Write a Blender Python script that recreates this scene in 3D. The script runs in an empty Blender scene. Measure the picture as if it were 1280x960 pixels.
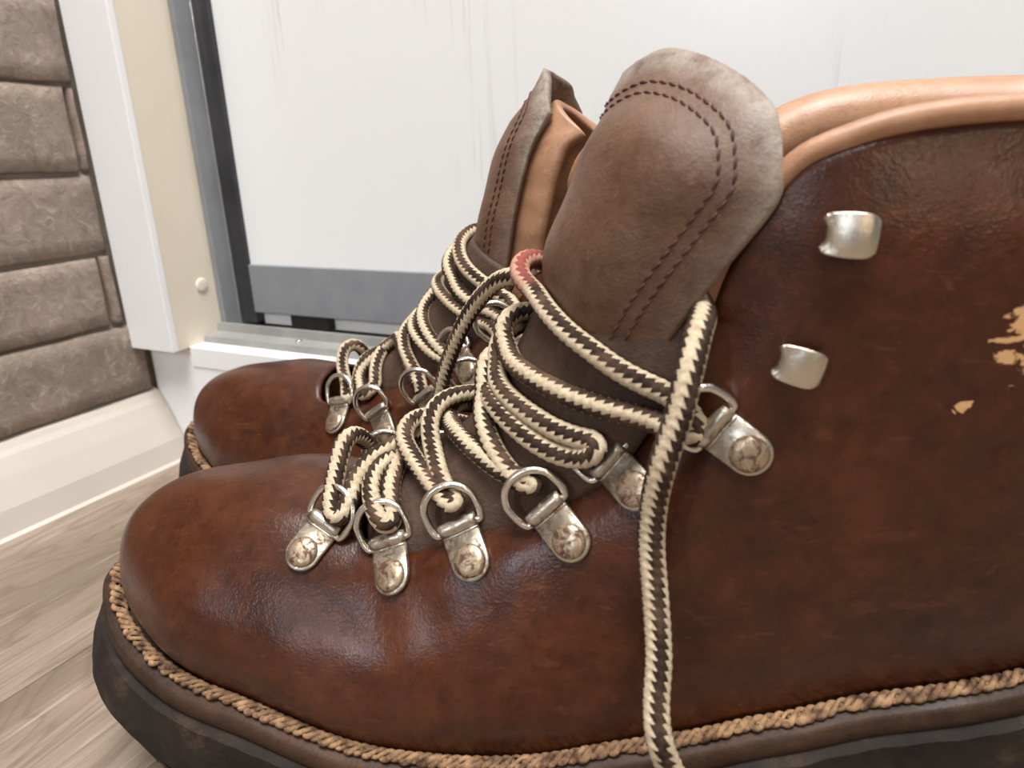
import bpy, math, random
import numpy as np
from mathutils import Vector, Matrix, noise
from mathutils.bvhtree import BVHTree

S = bpy.context.scene
COL = S.collection
random.seed(7)
rng = np.random.default_rng(7)

# ------------------------------------------------------------------ camera
FPX = 888.0
YAW, PITCH, ROLL = math.radians(27.288), math.radians(18.072), math.radians(-2.295)
CAM = np.array([0.0, 0.0, 0.18])
_fw = np.array([-math.sin(YAW)*math.cos(PITCH), math.cos(YAW)*math.cos(PITCH), -math.sin(PITCH)])
_rt0 = np.array([math.cos(YAW), math.sin(YAW), 0.0])
_up0 = np.cross(_rt0, _fw)
_rt = math.cos(ROLL)*_rt0 + math.sin(ROLL)*_up0
_up = -math.sin(ROLL)*_rt0 + math.cos(ROLL)*_up0
cam = bpy.data.cameras.new('camera')
cam.sensor_width = 36.0
cam.lens = 36.0*FPX/1280.0
cam.clip_start = 0.01
cam.dof.use_dof = True
cam.dof.focus_distance = 0.205
cam.dof.aperture_fstop = 18.0
co = bpy.data.objects.new('camera', cam)
COL.objects.link(co)
co.matrix_world = Matrix(((_rt[0], _up[0], -_fw[0], CAM[0]), (_rt[1], _up[1], -_fw[1], CAM[1]),
                          (_rt[2], _up[2], -_fw[2], CAM[2]), (0, 0, 0, 1)))
S.camera = co

# ------------------------------------------------------------------ light
S.view_settings.view_transform = 'Standard'
S.view_settings.look = 'None'
S.view_settings.exposure = 0.0
S.view_settings.gamma = 1.0
w = bpy.data.worlds.new('room_light')
S.world = w
w.use_nodes = True
w.node_tree.nodes['Background'].inputs[0].default_value = (1.0, 0.995, 0.99, 1)
w.node_tree.nodes['Background'].inputs[1].default_value = 0.22

def area(name, loc, target, sx, sy, power, colr):
    l = bpy.data.lights.new(name, 'AREA')
    l.shape = 'RECTANGLE'; l.size = sx; l.size_y = sy; l.energy = power; l.color = colr
    o = bpy.data.objects.new(name, l); COL.objects.link(o)
    o.location = loc
    o.rotation_euler = (Vector(target)-Vector(loc)).to_track_quat('-Z', 'Y').to_euler()
    return o
area('window_daylight', (-.42, -1.45, .76), (-0.12, 0.11, 0.07), .28, .42, 15.0, (0.78, 0.87, 1.0))
area('ceiling_lamp', (0.15, -0.25, 2.1), (0.0, 0.15, 0.0), 1.0, 1.0, 80, (1.0, 0.992, 0.975))
area('side_lamp', (0.85, -1.15, .72), (0.0, 0.15, 0.17), .16, .16, 3.0, (1.0, 0.78, 0.55))

# ------------------------------------------------------------------ helpers
def link_mesh(name, verts, faces, mat=None, parent=None, smooth=True, uv=None):
    me = bpy.data.meshes.new(name)
    me.from_pydata([tuple(v) for v in verts], [], [tuple(f) for f in faces])
    if uv is not None:
        l = me.uv_layers.new(name='UVMap')
        idx = np.empty(len(me.loops), dtype=np.int32); me.loops.foreach_get('vertex_index', idx)
        if callable(uv): arr = uv(me, idx)
        else: arr = np.asarray(uv)[idx]
        l.data.foreach_set('uv', np.ascontiguousarray(arr, dtype=np.float32).ravel())
    if mat: me.materials.append(mat)
    if smooth: me.polygons.foreach_set('use_smooth', [True]*len(me.polygons))
    me.update()
    o = bpy.data.objects.new(name, me); COL.objects.link(o)
    if parent: o.parent = parent
    return o

def empty(name, loc=(0, 0, 0), rz=0.0):
    o = bpy.data.objects.new(name, None); COL.objects.link(o)
    o.location = loc; o.rotation_euler = (0, 0, rz); o.empty_display_size = 0.02
    return o

def boxgeo(x0, x1, y0, y1, z0, z1):
    v = [(x, y, z) for z in (z0, z1) for y in (y0, y1) for x in (x0, x1)]
    f = [(0, 2, 3, 1), (4, 5, 7, 6), (0, 1, 5, 4), (2, 6, 7, 3), (0, 4, 6, 2), (1, 3, 7, 5)]
    return v, f

def box(name, x0, x1, y0, y1, z0, z1, mat, parent=None, bevel=0.0, seg=2):
    v, f = boxgeo(x0, x1, y0, y1, z0, z1)
    o = link_mesh(name, v, f, mat, parent, smooth=bevel > 0)
    if bevel > 0:
        b = o.modifiers.new('bevel', 'BEVEL'); b.width = bevel; b.segments = seg
        n = o.modifiers.new('wn', 'WEIGHTED_NORMAL'); n.keep_sharp = False
    return o

def prism(name, prof, a0, a1, axis, mat, parent=None, bevel=0.0):
    """closed profile extruded along x or y; prof is a list of 2D points (other axis, z)"""
    n = len(prof)
    v = []
    for a in (a0, a1):
        for p in prof:
            v.append((a, p[0], p[1]) if axis == 'x' else (p[0], a, p[1]))
    f = [(i, (i+1) % n, n+(i+1) % n, n+i) for i in range(n)]
    f += [tuple(range(n-1, -1, -1)), tuple(range(n, 2*n))]
    o = link_mesh(name, v, f, mat, parent, smooth=False)
    if bevel > 0:
        b = o.modifiers.new('bevel', 'BEVEL'); b.width = bevel; b.segments = 2; b.limit_method = 'ANGLE'
    return o

def cr(P, t):
    """Catmull-Rom through points P[0..n-1] (open) at parameters t in [0,n-1]; P (n, ...)"""
    P = np.asarray(P, float); n = len(P)
    i = np.clip(np.floor(t).astype(int), 0, n-2); u = (t-i)
    sh = (-1,)+(1,)*(P.ndim-1)
    u = u.reshape(sh)
    p1 = P[i]; p2 = P[i+1]
    p0 = np.where((i > 0).reshape(sh), P[np.maximum(i-1, 0)], 2*p1-p2)
    p3 = np.where((i < n-2).reshape(sh), P[np.minimum(i+2, n-1)], 2*p2-p1)
    return 0.5*(2*p1+(p2-p0)*u+(2*p0-5*p1+4*p2-p3)*u*u+(3*p1-p0-3*p2+p3)*u**3)

def cr_closed(P, k):
    P = np.asarray(P, float); n = len(P)
    Q = np.concatenate([P[-2:], P, P[:3]])
    t = 2+np.arange(n*k)/k
    return cr(Q, t)

def resample(P, step):
    P = np.asarray(P, float)
    d = np.r_[0, np.cumsum(np.linalg.norm(np.diff(P, axis=0), axis=1))]
    m = max(2, int(round(d[-1]/step))+1)
    s = np.linspace(0, d[-1], m)
    return np.stack([np.interp(s, d, P[:, k]) for k in range(P.shape[1])], 1)

def smooth_path(P, step, it=0):
    P = np.asarray(P, float)
    Q = cr(P, np.linspace(0, len(P)-1, (len(P)-1)*12+1))
    Q = resample(Q, step)
    for _ in range(it):
        Q[1:-1] = 0.25*Q[:-2]+0.5*Q[1:-1]+0.25*Q[2:]
    return Q

def frames(P, closed=False):
    P = np.asarray(P, float)
    if closed: T = np.roll(P, -1, 0)-np.roll(P, 1, 0)
    else: T = np.gradient(P, axis=0)
    T /= np.linalg.norm(T, axis=1)[:, None]+1e-12
    N = np.zeros_like(P)
    a = np.array([0, 0, 1.0]) if abs(T[0][2]) < .9 else np.array([1.0, 0, 0])
    v = a-T[0]*(a@T[0]); v /= np.linalg.norm(v); N[0] = v
    for i in range(1, len(P)):
        v = N[i-1]-T[i]*(N[i-1]@T[i]); v /= np.linalg.norm(v)+1e-12; N[i] = v
    return T, N, np.cross(T, N)

def tube(P, r, seg=10, closed=False, caps=True):
    T, N, B = frames(P, closed)
    n = len(P); a = np.linspace(0, 2*math.pi, seg, endpoint=False)
    r = np.broadcast_to(np.asarray(r, float).reshape(-1, 1) if np.ndim(r) else np.full((n, 1), r), (n, 1))
    V = P[:, None, :]+r[:, :, None]*(np.cos(a)[None, :, None]*N[:, None, :]+np.sin(a)[None, :, None]*B[:, None, :])
    V = V.reshape(-1, 3)
    F = []
    for i in range(n if closed else n-1):
        j = (i+1) % n
        for k in range(seg):
            l = (k+1) % seg
            F.append((i*seg+k, i*seg+l, j*seg+l, j*seg+k))
    if caps and not closed:
        F.append(tuple(range(seg-1, -1, -1))); F.append(tuple((n-1)*seg+k for k in range(seg)))
    return V, F

class MB:
    def __init__(s): s.v = []; s.f = []; s.n = 0
    def add(s, V, F):
        V = np.asarray(V, float); s.v.append(V)
        s.f += [tuple(i+s.n for i in f) for f in F]; s.n += len(V)
    def build(s, name, mat, parent=None, smooth=True):
        return link_mesh(name, np.concatenate(s.v), s.f, mat, parent, smooth)

def grid_faces(n, m, closed_u=False):
    F = []
    for i in range(n if closed_u else n-1):
        j = (i+1) % n
        for k in range(m-1):
            F.append((i*m+k, j*m+k, j*m+k+1, i*m+k+1))
    return F

# ------------------------------------------------------------------ materials
def newmat(name, rough=0.5, spec=0.5, metal=0.0, colr=(0.8, 0.8, 0.8)):
    m = bpy.data.materials.new(name); m.use_nodes = True
    b = m.node_tree.nodes['Principled BSDF']
    b.inputs['Base Color'].default_value = (*colr, 1)
    b.inputs['Roughness'].default_value = rough
    b.inputs['Metallic'].default_value = metal
    b.inputs['Specular IOR Level'].default_value = spec
    return m, m.node_tree, b

class NT:
    def __init__(s, nt): s.nt = nt
    def n(s, t, **k):
        x = s.nt.nodes.new(t)
        for a, b in k.items(): setattr(x, a, b)
        return x
    def l(s, a, b): s.nt.links.new(a, b)
    def noise(s, vec, scale, detail=6, rough=.55, dist=0):
        x = s.n('ShaderNodeTexNoise'); x.inputs['Scale'].default_value = scale
        x.inputs['Detail'].default_value = detail; x.inputs['Roughness'].default_value = rough
        x.inputs['Distortion'].default_value = dist
        if vec is not None: s.l(vec, x.inputs['Vector'])
        return x.outputs['Fac']
    def ramp(s, fac, stops):
        x = s.n('ShaderNodeValToRGB'); e = x.color_ramp.elements
        while len(e) < len(stops): e.new(0.5)
        for q, (p, c) in zip(e, stops):
            q.position = p; q.color = (*c, 1) if len(c) == 3 else c
        s.l(fac, x.inputs[0]); return x.outputs[0]
    def mix(s, fac, a, b, mode='MIX'):
        x = s.n('ShaderNodeMix', data_type='RGBA', blend_type=mode)
        for v, i in ((fac, 0), (a, 6), (b, 7)):
            if hasattr(v, 'is_linked') or hasattr(v, 'links'): s.l(v, x.inputs[i])
            else: x.inputs[i].default_value = v if i == 0 else (*v, 1)
        return x.outputs[2]
    def math(s, op, a, b=None, c=None, clamp=False):
        x = s.n('ShaderNodeMath', operation=op, use_clamp=clamp)
        for i, v in enumerate((a, b, c)):
            if v is None: continue
            if hasattr(v, 'links'): s.l(v, x.inputs[i])
            else: x.inputs[i].default_value = v
        return x.outputs[0]
    def mapping(s, vec, sc=(1, 1, 1), loc=(0, 0, 0), rot=(0, 0, 0)):
        x = s.n('ShaderNodeMapping'); s.l(vec, x.inputs[0])
        x.inputs['Scale'].default_value = sc; x.inputs['Location'].default_value = loc
        x.inputs['Rotation'].default_value = rot
        return x.outputs[0]
    def bump(s, h, strength, dist, prev=None):
        x = s.n('ShaderNodeBump'); x.inputs['Strength'].default_value = strength
        x.inputs['Distance'].default_value = dist; s.l(h, x.inputs['Height'])
        if prev is not None: s.l(prev, x.inputs['Normal'])
        return x.outputs[0]
    def obj(s): return s.n('ShaderNodeTexCoord').outputs['Object']
    def uv(s): return s.n('ShaderNodeTexCoord').outputs['UV']

def leather_mat(name, dark, mid, light, rough=(.30, .55), scuff=None, wear=None, grain=1.0, spec=.5):
    m, nt, b = newmat(name, spec=spec); t = NT(nt); o = t.obj()
    c = t.ramp(t.noise(o, 16, 6, .62, .3), [(.25, dark), (.52, mid), (.80, light)])
    fine = t.noise(o, 160, 5, .65)
    c = t.mix(t.math('MULTIPLY', t.ramp(fine, [(.45, (0, 0, 0)), (.75, (1, 1, 1))]), .35), c, light)
    blot = t.ramp(t.noise(t.mapping(o, (1, 1, 1), (3, 1, 2)), 48, 4, .6, 1.2), [(.5, (0, 0, 0)), (.68, (1, 1, 1))])
    c = t.mix(t.math('MULTIPLY', blot, .35), c, dark)
    mott = t.ramp(t.noise(o, 75, 8, .78, .6), [(.36, (0, 0, 0)), (.66, (1, 1, 1))])
    c = t.mix(t.math('MULTIPLY', mott, .32), c, light)
    pore = t.ramp(t.noise(o, 520, 4, .6), [(.30, (1, 1, 1)), (.46, (0, 0, 0))])
    c = t.mix(t.math('MULTIPLY', pore, .35), c, dark)
    # thin light scratches
    sc = t.noise(t.mapping(o, (30, 260, 90), (0, 0, 0), (.3, .5, .8)), 3.0, 3, .6, .6)
    c = t.mix(t.math('MULTIPLY', t.ramp(sc, [(.61, (0, 0, 0)), (.71, (1, 1, 1))]), .15), c, tuple(min(1, x*1.8+.015) for x in light))
    if scuff:
        for (p, rad, thr, seed) in scuff:
            d = t.n('ShaderNodeVectorMath', operation='DISTANCE'); t.l(o, d.inputs[0]); d.inputs[1].default_value = p
            near = t.math('SUBTRACT', 1.0, t.math('DIVIDE', d.outputs['Value'], rad), clamp=True)
            nn = t.noise(t.mapping(o, (150, 150, 260), (seed, 0, 0)), 1.3, 4, .6, .5)
            msk = t.ramp(t.math('ADD', nn, t.math('MULTIPLY', near, .25)), [(thr, (0, 0, 0)), (thr+.02, (1, 1, 1))])
            msk = t.math('MULTIPLY', msk, t.math('GREATER_THAN', near, .02))
            c = t.mix(msk, c, (0.62, 0.36, 0.17))
    if wear:
        a = t.n('ShaderNodeAttribute', attribute_name='wear')
        wn = t.math('MULTIPLY', a.outputs['Fac'], t.ramp(t.noise(o, 120, 7, .75), [(.34, (.15, .15, .15)), (.60, (1, 1, 1))]))
        c = t.mix(wn, c, wear)
    t.l(c, b.inputs['Base Color'])
    r = t.n('ShaderNodeMapRange'); t.l(t.noise(o, 60, 5, .6), r.inputs[0])
    r.inputs[1].default_value = .3; r.inputs[2].default_value = .7
    r.inputs[3].default_value = rough[0]; r.inputs[4].default_value = rough[1]
    t.l(r.outputs[0], b.inputs['Roughness'])
    v = t.n('ShaderNodeTexVoronoi'); v.inputs['Scale'].default_value = 1500; t.l(o, v.inputs['Vector'])
    n1 = t.bump(v.outputs['Distance'], .12*grain, .0003)
    n2 = t.bump(fine, .035*grain, .0012, n1)
    n2 = t.bump(t.noise(o, 620, 4, .6), .20*grain, .0005, n2)
    cre = t.noise(t.mapping(o, (1.0, .45, .6), (0, 0, 0), (0, .6, 0)), 70, 4, .55, 1.0)
    n3 = t.bump(cre, .06, .003, n2)
    t.l(n3, b.inputs['Normal'])
    return m

M = {}
M['leather'] = leather_mat('brown_leather', (0.014, .0032, .0012), (0.040, .0092, .0030), (0.118, .035, .0118), (.24, .38), spec=.34,
                           scuff=[((.2375, -.0416, .1450), .0080, .69, 1.0), ((.2385, -.0414, .1395), .0075, .70, 4.0), ((.2302, -.0407, .1302), .0022, .62, 8.0)])
M['tongue'] = leather_mat('tongue_leather', (0.044, .020, .0105), (0.100, .047, .0255), (0.20, .110, .066), (.40, .62), wear=(.31, .26, .215), grain=1.6, spec=.35)
M['gusset'] = leather_mat('gusset_leather', (0.030, .016, .011), (0.065, .036, .024), (0.125, .08, .056), (.5, .75), grain=2.2, spec=.25)
M['lining'] = leather_mat('tan_lining_leather', (0.22, .098, .047), (0.34, .170, .090), (0.46, .265, .155), (.34, .50), grain=.6)
M['midsole'] = leather_mat('midsole_leather', (0.010, .0055, .0035), (0.028, .013, .0075), (0.085, .042, .023), (.45, .65), grain=1.2, spec=.25)

def mk_rubber():
    m, nt, b = newmat('black_rubber', .66, .18); t = NT(nt); o = t.obj()
    c = t.ramp(t.noise(o, 60, 7, .65, .5), [(.3, (.008, .006, .005)), (.55, (.020, .014, .0105)), (.78, (.075, .045, .028))])
    t.l(c, b.inputs['Base Color'])
    t.l(t.bump(t.noise(o, 320, 6, .7), .35, .0015), b.inputs['Normal']); return m
M['rubber'] = mk_rubber()

def mk_metal(name, base, rust, amt, rough):
    m, nt, b = newmat(name, rough, .5, 1.0); t = NT(nt); o = t.obj()
    info = t.n('ShaderNodeObjectInfo')
    mp = t.n('ShaderNodeVectorMath', operation='ADD'); t.l(o, mp.inputs[0]); t.l(info.outputs['Random'], mp.inputs[1])
    msk = t.ramp(t.noise(mp.outputs[0], 330, 6, .7, .5), [(amt, (0, 0, 0)), (amt+.13, (1, 1, 1))])
    c = t.mix(msk, base, rust); t.l(c, b.inputs['Base Color'])
    t.l(t.math('SUBTRACT', 1.0, t.math('MULTIPLY', msk, .75)), b.inputs['Metallic'])
    t.l(t.math('ADD', rough, t.math('MULTIPLY', msk, .35)), b.inputs['Roughness'])
    t.l(t.bump(t.noise(o, 700, 5, .7), .25, .0004), b.inputs['Normal']); return m
M['metal'] = mk_metal('nickel_plate', (.52, .47, .39), (.15, .08, .04), .50, .32)
M['wire'] = mk_metal('nickel_wire', (.66, .62, .55), (.20, .11, .06), .66, .24)
M['rivet'] = mk_metal('rusty_rivet', (.52, .41, .29), (.085, .040, .022), .44, .34)
M['hook'] = mk_metal('hook_metal', (.60, .54, .45), (.25, .12, .06), .60, .30)

def mk_lace():
    m, nt, b = newmat('braided_lace', .8, .2); t = NT(nt)
    sep = t.n('ShaderNodeSeparateXYZ'); t.l(t.uv(), sep.inputs[0]); u, v = sep.outputs[0], sep.outputs[1]
    saw = t.math('FRACT', u)
    k = t.math('FRACT', t.math('ADD', t.math('MULTIPLY', v, 3.0), t.math('MULTIPLY', t.math('SUBTRACT', saw, .5), .22)))
    f = t.math('GREATER_THAN', k, .5)
    o = t.obj(); nz = t.noise(o, 900, 3, .6)
    cream = t.ramp(nz, [(.3, (.39, .305, .20)), (.7, (.62, .52, .37))])
    brown = t.ramp(nz, [(.3, (.015, .008, .005)), (.7, (.044, .025, .015))])
    c = t.mix(f, brown, cream)
    dirt = t.ramp(t.noise(o, 110, 4, .6), [(.45, (0, 0, 0)), (.75, (1, 1, 1))])
    c = t.mix(t.math('MULTIPLY', dirt, .35), c, (.30, .17, .11))
    a = t.n('ShaderNodeAttribute', attribute_name='dye')
    c = t.mix(t.math('MULTIPLY', a.outputs['Fac'], .6), c, (.40, .10, .08))
    t.l(c, b.inputs['Base Color'])
    fib = t.noise(t.mapping(t.uv(), (3, 60, 1)), 3, 3, .6)
    t.l(t.bump(fib, .35, .0004), b.inputs['Normal']); return m
M['lace'] = mk_lace()

def simple_noise_mat(name, a, bcol, scale, rough, bump=.1, dist=.0005, bscale=None, spec=.4):
    m, nt, b = newmat(name, rough, spec); t = NT(nt); o = t.obj()
    t.l(t.ramp(t.noise(o, scale, 5, .6), [(.35, a), (.65, bcol)]), b.inputs['Base Color'])
    t.l(t.bump(t.noise(o, bscale or scale*3, 5, .65), bump, dist), b.inputs['Normal']); return m
M['welt'] = simple_noise_mat('welt_twine', (.060, .026, .013), (.40, .235, .12), 260, .75, .6, .0012, 700)
M['thread'] = simple_noise_mat('maroon_thread', (.045, .012, .010), (.10, .028, .022), 200, .6)
M['white'] = simple_noise_mat('white_laminate', (.80, .80, .80), (.84, .84, .84), 6, .38, .03, .0004, 300)
M['cream'] = simple_noise_mat('cream_laminate', (.70, .62, .50), (.76, .69, .58), 5, .42, .04, .0004, 250)
M['baseboard'] = simple_noise_mat('baseboard_white', (.52, .465, .41), (.58, .525, .47), 8, .42, .04, .0005, 120)
M['grey'] = simple_noise_mat('grey_aluminium', (.20, .21, .225), (.24, .25, .265), 40, .42, .05, .0003, 600)
M['trackgrey'] = simple_noise_mat('track_aluminium', (.22, .215, .205), (.30, .295, .28), 40, .35, .05, .0003, 600)
M['darkgrey'] = simple_noise_mat('dark_profile', (.028, .028, .030), (.045, .045, .048), 40, .35)
M['chrome'] = newmat('bright_edge', .22, .5, 1.0, (.80, .80, .82))[0]
M['black'] = newmat('black_plastic', .5, .4, 0, (.012, .012, .012))[0]
M['grout'] = simple_noise_mat('grout', (.20, .165, .13), (.30, .25, .205), 60, .9, .4, .001, 300)

def mk_door():
    m, nt, b = newmat('door_panel_white', .30, .45); t = NT(nt); o = t.obj()
    g = t.noise(t.mapping(o, (260, 1, 9)), 1.0, 5, .6, .25)
    sp = t.noise(t.mapping(o, (7, 1, 5), (1.3, 0, 2)), 1.0, 2, .5)
    r = t.ramp(g, [(.57, (0, 0, 0)), (.66, (1, 1, 1))])
    msk = t.math('MULTIPLY', r, t.ramp(sp, [(.50, (0, 0, 0)), (.62, (1, 1, 1))]))
    t.l(t.mix(t.math('MULTIPLY', msk, .60), (.78, .79, .79), (.50, .49, .47)), b.inputs['Base Color'])
    t.l(t.bump(t.math('SUBTRACT', 1.0, msk), .25, .0005), b.inputs['Normal']); return m
M['door'] = mk_door()

def mk_brick():
    m, nt, b = newmat('stone_brick', .62, .35); t = NT(nt); o = t.obj()
    info = t.n('ShaderNodeObjectInfo')
    off = t.n('ShaderNodeVectorMath', operation='SCALE'); t.l(info.outputs['Color'], off.inputs[0]); off.inputs['Scale'].default_value = 37
    mp = t.n('ShaderNodeVectorMath', operation='ADD'); t.l(o, mp.inputs[0]); t.l(off.outputs[0], mp.inputs[1])
    p = mp.outputs[0]
    base = t.ramp(t.noise(p, 14, 6, .6, .6), [(.3, (.26, .205, .16)), (.5, (.335, .26, .212)), (.72, (.41, .315, .262))])
    vein = t.noise(p, 110, 9, .78, 1.1)
    c = t.mix(t.ramp(vein, [(.38, (.7, .7, .7)), (.49, (0, 0, 0))]), base, (.21, .175, .135))
    c = t.mix(t.math('MULTIPLY', t.ramp(vein, [(.54, (0, 0, 0)), (.62, (1, 1, 1))]), .75), c, (.50, .42, .355))
    t.l(c, b.inputs['Base Color'])
    n1 = t.bump(vein, .6, .0035)
    t.l(t.bump(t.noise(p, 420, 5, .7), .25, .0006, n1), b.inputs['Normal']); return m
M['brick'] = mk_brick()

def mk_floor():
    m, nt, b = newmat('laminate_oak', .45, .4); t = NT(nt); o = t.obj()
    info = t.n('ShaderNodeObjectInfo')
    off = t.n('ShaderNodeVectorMath', operation='SCALE'); t.l(info.outputs['Color'], off.inputs[0]); off.inputs['Scale'].default_value = 11
    mp = t.n('ShaderNodeVectorMath', operation='ADD'); t.l(o, mp.inputs[0]); t.l(off.outputs[0], mp.inputs[1])
    p = mp.outputs[0]
    big = t.noise(t.mapping(p, (9, 2.2, 1)), 1.6, 3, .55, 1.6)
    rings = t.math('FRACT', t.math('MULTIPLY', big, 12.0))
    rg = t.ramp(rings, [(0, (1, 1, 1)), (.18, (.25, .25, .25)), (.55, (0, 0, 0)), (.85, (.1, .1, .1)), (1, (1, 1, 1))])
    tone = t.ramp(t.noise(t.mapping(p, (16, 1.5, 1)), 1, 5, .6, .5), [(.3, (.165, .122, .088)), (.5, (.235, .178, .133)), (.7, (.31, .245, .188))])
    c = t.mix(t.math('MULTIPLY', rg, .50), tone, (.11, .076, .052))
    fib = t.noise(t.mapping(p, (420, 14, 1)), 1, 5, .65, .3)
    c = t.mix(t.ramp(fib, [(.35, (.5, .5, .5)), (.5, (0, 0, 0))]), c, (.15, .11, .08))
    c = t.mix(t.math('MULTIPLY', t.ramp(fib, [(.58, (0, 0, 0)), (.7, (1, 1, 1))]), .5), c, (.48, .40, .32))
    t.l(c, b.inputs['Base Color'])
    t.l(t.bump(fib, .3, .0006), b.inputs['Normal']); return m
M['floor'] = mk_floor()

# ------------------------------------------------------------------ setting: floor, brick wall, baseboard
def struct(o): o['kind'] = 'structure'; return o
XW, XB, YP = -0.4025, -0.383, 0.284      # brick face, baseboard face, plinth face
fl = struct(box('floor', XW-.05, 1.6, -1.6, 0.75, -.03, -.0020, M['grout']))
xs = [XW-.04, -0.262, -0.072, 0.118, 0.308, 0.498, 0.688, 0.878, 1.068, 1.258, 1.448, 1.6]
for i in range(len(xs)-1):
    cuts = [-1.6, -1.6+0.25+0.43*((i*5) % 3), 0.75]
    if i == 0: cuts = [-1.6, -.75, .75]
    for a, c in zip(cuts[:-1], cuts[1:]):
        o = box('plank', xs[i]+.0003, xs[i+1]-.0003, a+.0003, c-.0003, -.0022, 0.0, M['floor'], fl, .0005, 1)
        o.color = (random.random(), random.random(), random.random(), 1)
wl = struct(box('wall_left', XW-.06, XW-.0035, -1.6, 0.75, 0, 1.35, M['grout']))
zc = [.0015, .0445, .0895, .1320, .1780, .2245]
while zc[-1] < 1.27: zc.append(zc[-1]+.0445)
joint = {1: .305, 2: .2630, 3: .2700, 4: .2650, 5: .190}
nbr = 0
def brick(y0, y1, z0, z1, fine):
    """bevelled stone tile with a slightly broken outline"""
    global nbr
    d = random.uniform(-.0008, .0008)
    ny = max(2, int((y1-y0)/.012)) if fine else 2
    nz = 5 if fine else 2
    def edge(a): return noise.noise(Vector((a*37, nbr*3.1, 0)))*.0011
    V = []; e = .0016
    ys = np.r_[y0, y0+e, np.linspace(y0+e, y1-e, ny+1)[1:-1], y1-e, y1]
    zs = np.r_[z0, z0+e, np.linspace(z0+e, z1-e, nz+1)[1:-1], z1-e, z1]
    F = []
    for i, y in enumerate(ys):
        for j, z in enumerate(zs):
            bd = (i in (0, len(ys)-1)) or (j in (0, len(zs)-1))
            yy = y+(edge(z+9) if i in (0, 1, len(ys)-2, len(ys)-1) else 0)
            zz = z+(edge(y) if j in (0, 1, len(zs)-2, len(zs)-1) else 0)
            x = XW+d+(-.0021 if bd else noise.noise(Vector((y*55, z*55, nbr*1.7)))*.0007)
            V.append((x, yy, zz))
    nz_ = len(zs)
    for i in range(len(ys)-1):
        for j in range(nz_-1):
            F.append((i*nz_+j, (i+1)*nz_+j, (i+1)*nz_+j+1, i*nz_+j+1))
    # skirt to the wall
    ring = [i*nz_ for i in range(len(ys))]+[(len(ys)-1)*nz_+j for j in range(1, nz_)] + \
           [i*nz_+nz_-1 for i in range(len(ys)-2, -1, -1)]+[j for j in range(nz_-2, 0, -1)]
    n0 = len(V)
    for k in ring: V.append((XW-.004, V[k][1], V[k][2]))
    m = len(ring)
    for k in range(m): F.append((ring[(k+1) % m], ring[k], n0+k, n0+(k+1) % m))
    o = link_mesh('brick', V, F, M['brick'], wl, smooth=fine)
    o.color = (random.random(), random.random(), random.random(), 1)
    nbr += 1
for k in range(len(zc)-1):
    g = .0011
    j0 = joint.get(k, .26-.2*((k*7) % 5)/5)
    ys = [j0]
    while ys[-1] > -.55: ys.append(ys[-1]-.215)
    ys = ys[::-1]
    ys = [q for q in ys if q < .2700] + [.2815 if k < 2 else .2713]
    for a, c in zip(ys[:-1], ys[1:]):
        fine = k < 8 and c > -.1
        brick(a+g, c-g, zc[k]+g, zc[k+1]-g, fine)
    if k > 12 and k % 1 == 0 and k > 14: break
prof = [(XW-.004, 0), (XB, 0), (XB-.0035, .014), (XB-.0100, .028), (XB-.0150, .0375), (XB-.0172, .0405), (XB-.0192, .0440), (XW-.004, .0455)]
bb = struct(prism('baseboard_left', prof, -1.6, .2835, 'y', M['baseboard'], None, .0006))
sealant = struct(prism('trim_1', [(XB-.002, 0), (XB+.0014, 0), (XB-.0004, .0016), (XB-.002, .0032)], -1.6, .2835, 'y', M['baseboard']))

# ------------------------------------------------------------------ wardrobe with sliding door
wd = empty('wardrobe', (-.39, YP, 0))
wd['label'] = 'white wardrobe with cream inner side and a grey-railed sliding door behind the boots'
wd['category'] = 'wardrobe'
def wpart(o): o.parent = wd; o.matrix_parent_inverse = Matrix.Translation((.39, -YP, 0)); return o
sp = wpart(box('side_panel', -.3995, -.3655, .2755, .72, .0745, 1.3, M['cream'], None))
edge = box('edge_band', -.4027, -.3650, .2715, .2760, .0742, 1.3, M['white'], None, .0006)
edge.parent = sp
edge['label'] = 'white front edge'
# round screw cap
def disc_cap(r, h, n=28):
    V = []; F = []
    prof = [(r, 0), (r, h*.5), (r*.88, h*.85), (r*.6, h), (0.0001, h*1.02)]
    for (q, z) in prof:
        for k in range(n):
            a = 2*math.pi*k/n; V.append((z, q*math.cos(a), q*math.sin(a)))
    for i in range(len(prof)-1):
        for k in range(n):
            F.append((i*n+k, i*n+(k+1) % n, (i+1)*n+(k+1) % n, (i+1)*n+k))
    return V, F
V, F = disc_cap(.0042, .0012)
sc_ = link_mesh('screw_cap', V, F, M['cream'], sp); sc_.location = (-.3655, .300, .110)
wpart(box('plinth', XB-.0205, 1.2, YP, YP+.016, 0, .0735, M['white'], None, .0006))
wpart(box('base_panel', -.3655, 1.2, YP-.0006, .70, .0625, .0752, M['white'], None, .0006))
tk = wpart(prism('track', [(.2945, .0752), (.2955, .0790), (.3060, .0800), (.3070, .0850), (.3090, .0850), (.3100, .0800), (.3180, .0795),
     (.3190, .0770), (.3420, .0770), (.3430, .0850), (.3450, .0850), (.3460, .0790), (.3600, .0780), (.3600, .0752)], -.3655, 1.2, 'x', M['trackgrey']))
for xx in (-.295, .1):
    s_ = link_mesh('screw', *disc_cap(.0022, .0008, 16), M['chrome'], tk); s_.rotation_euler = (0, -math.pi/2, 0); s_.location = (xx, .3025, .0797)
# fixed wall profile on the side panel
gp = wpart(prism('wall_profile', [(.3100, .0790), (.3250, .0790), (.3250, 1.3), (.3100, 1.3)], -.3655, -.3612, 'x', M['grey']))
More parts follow.
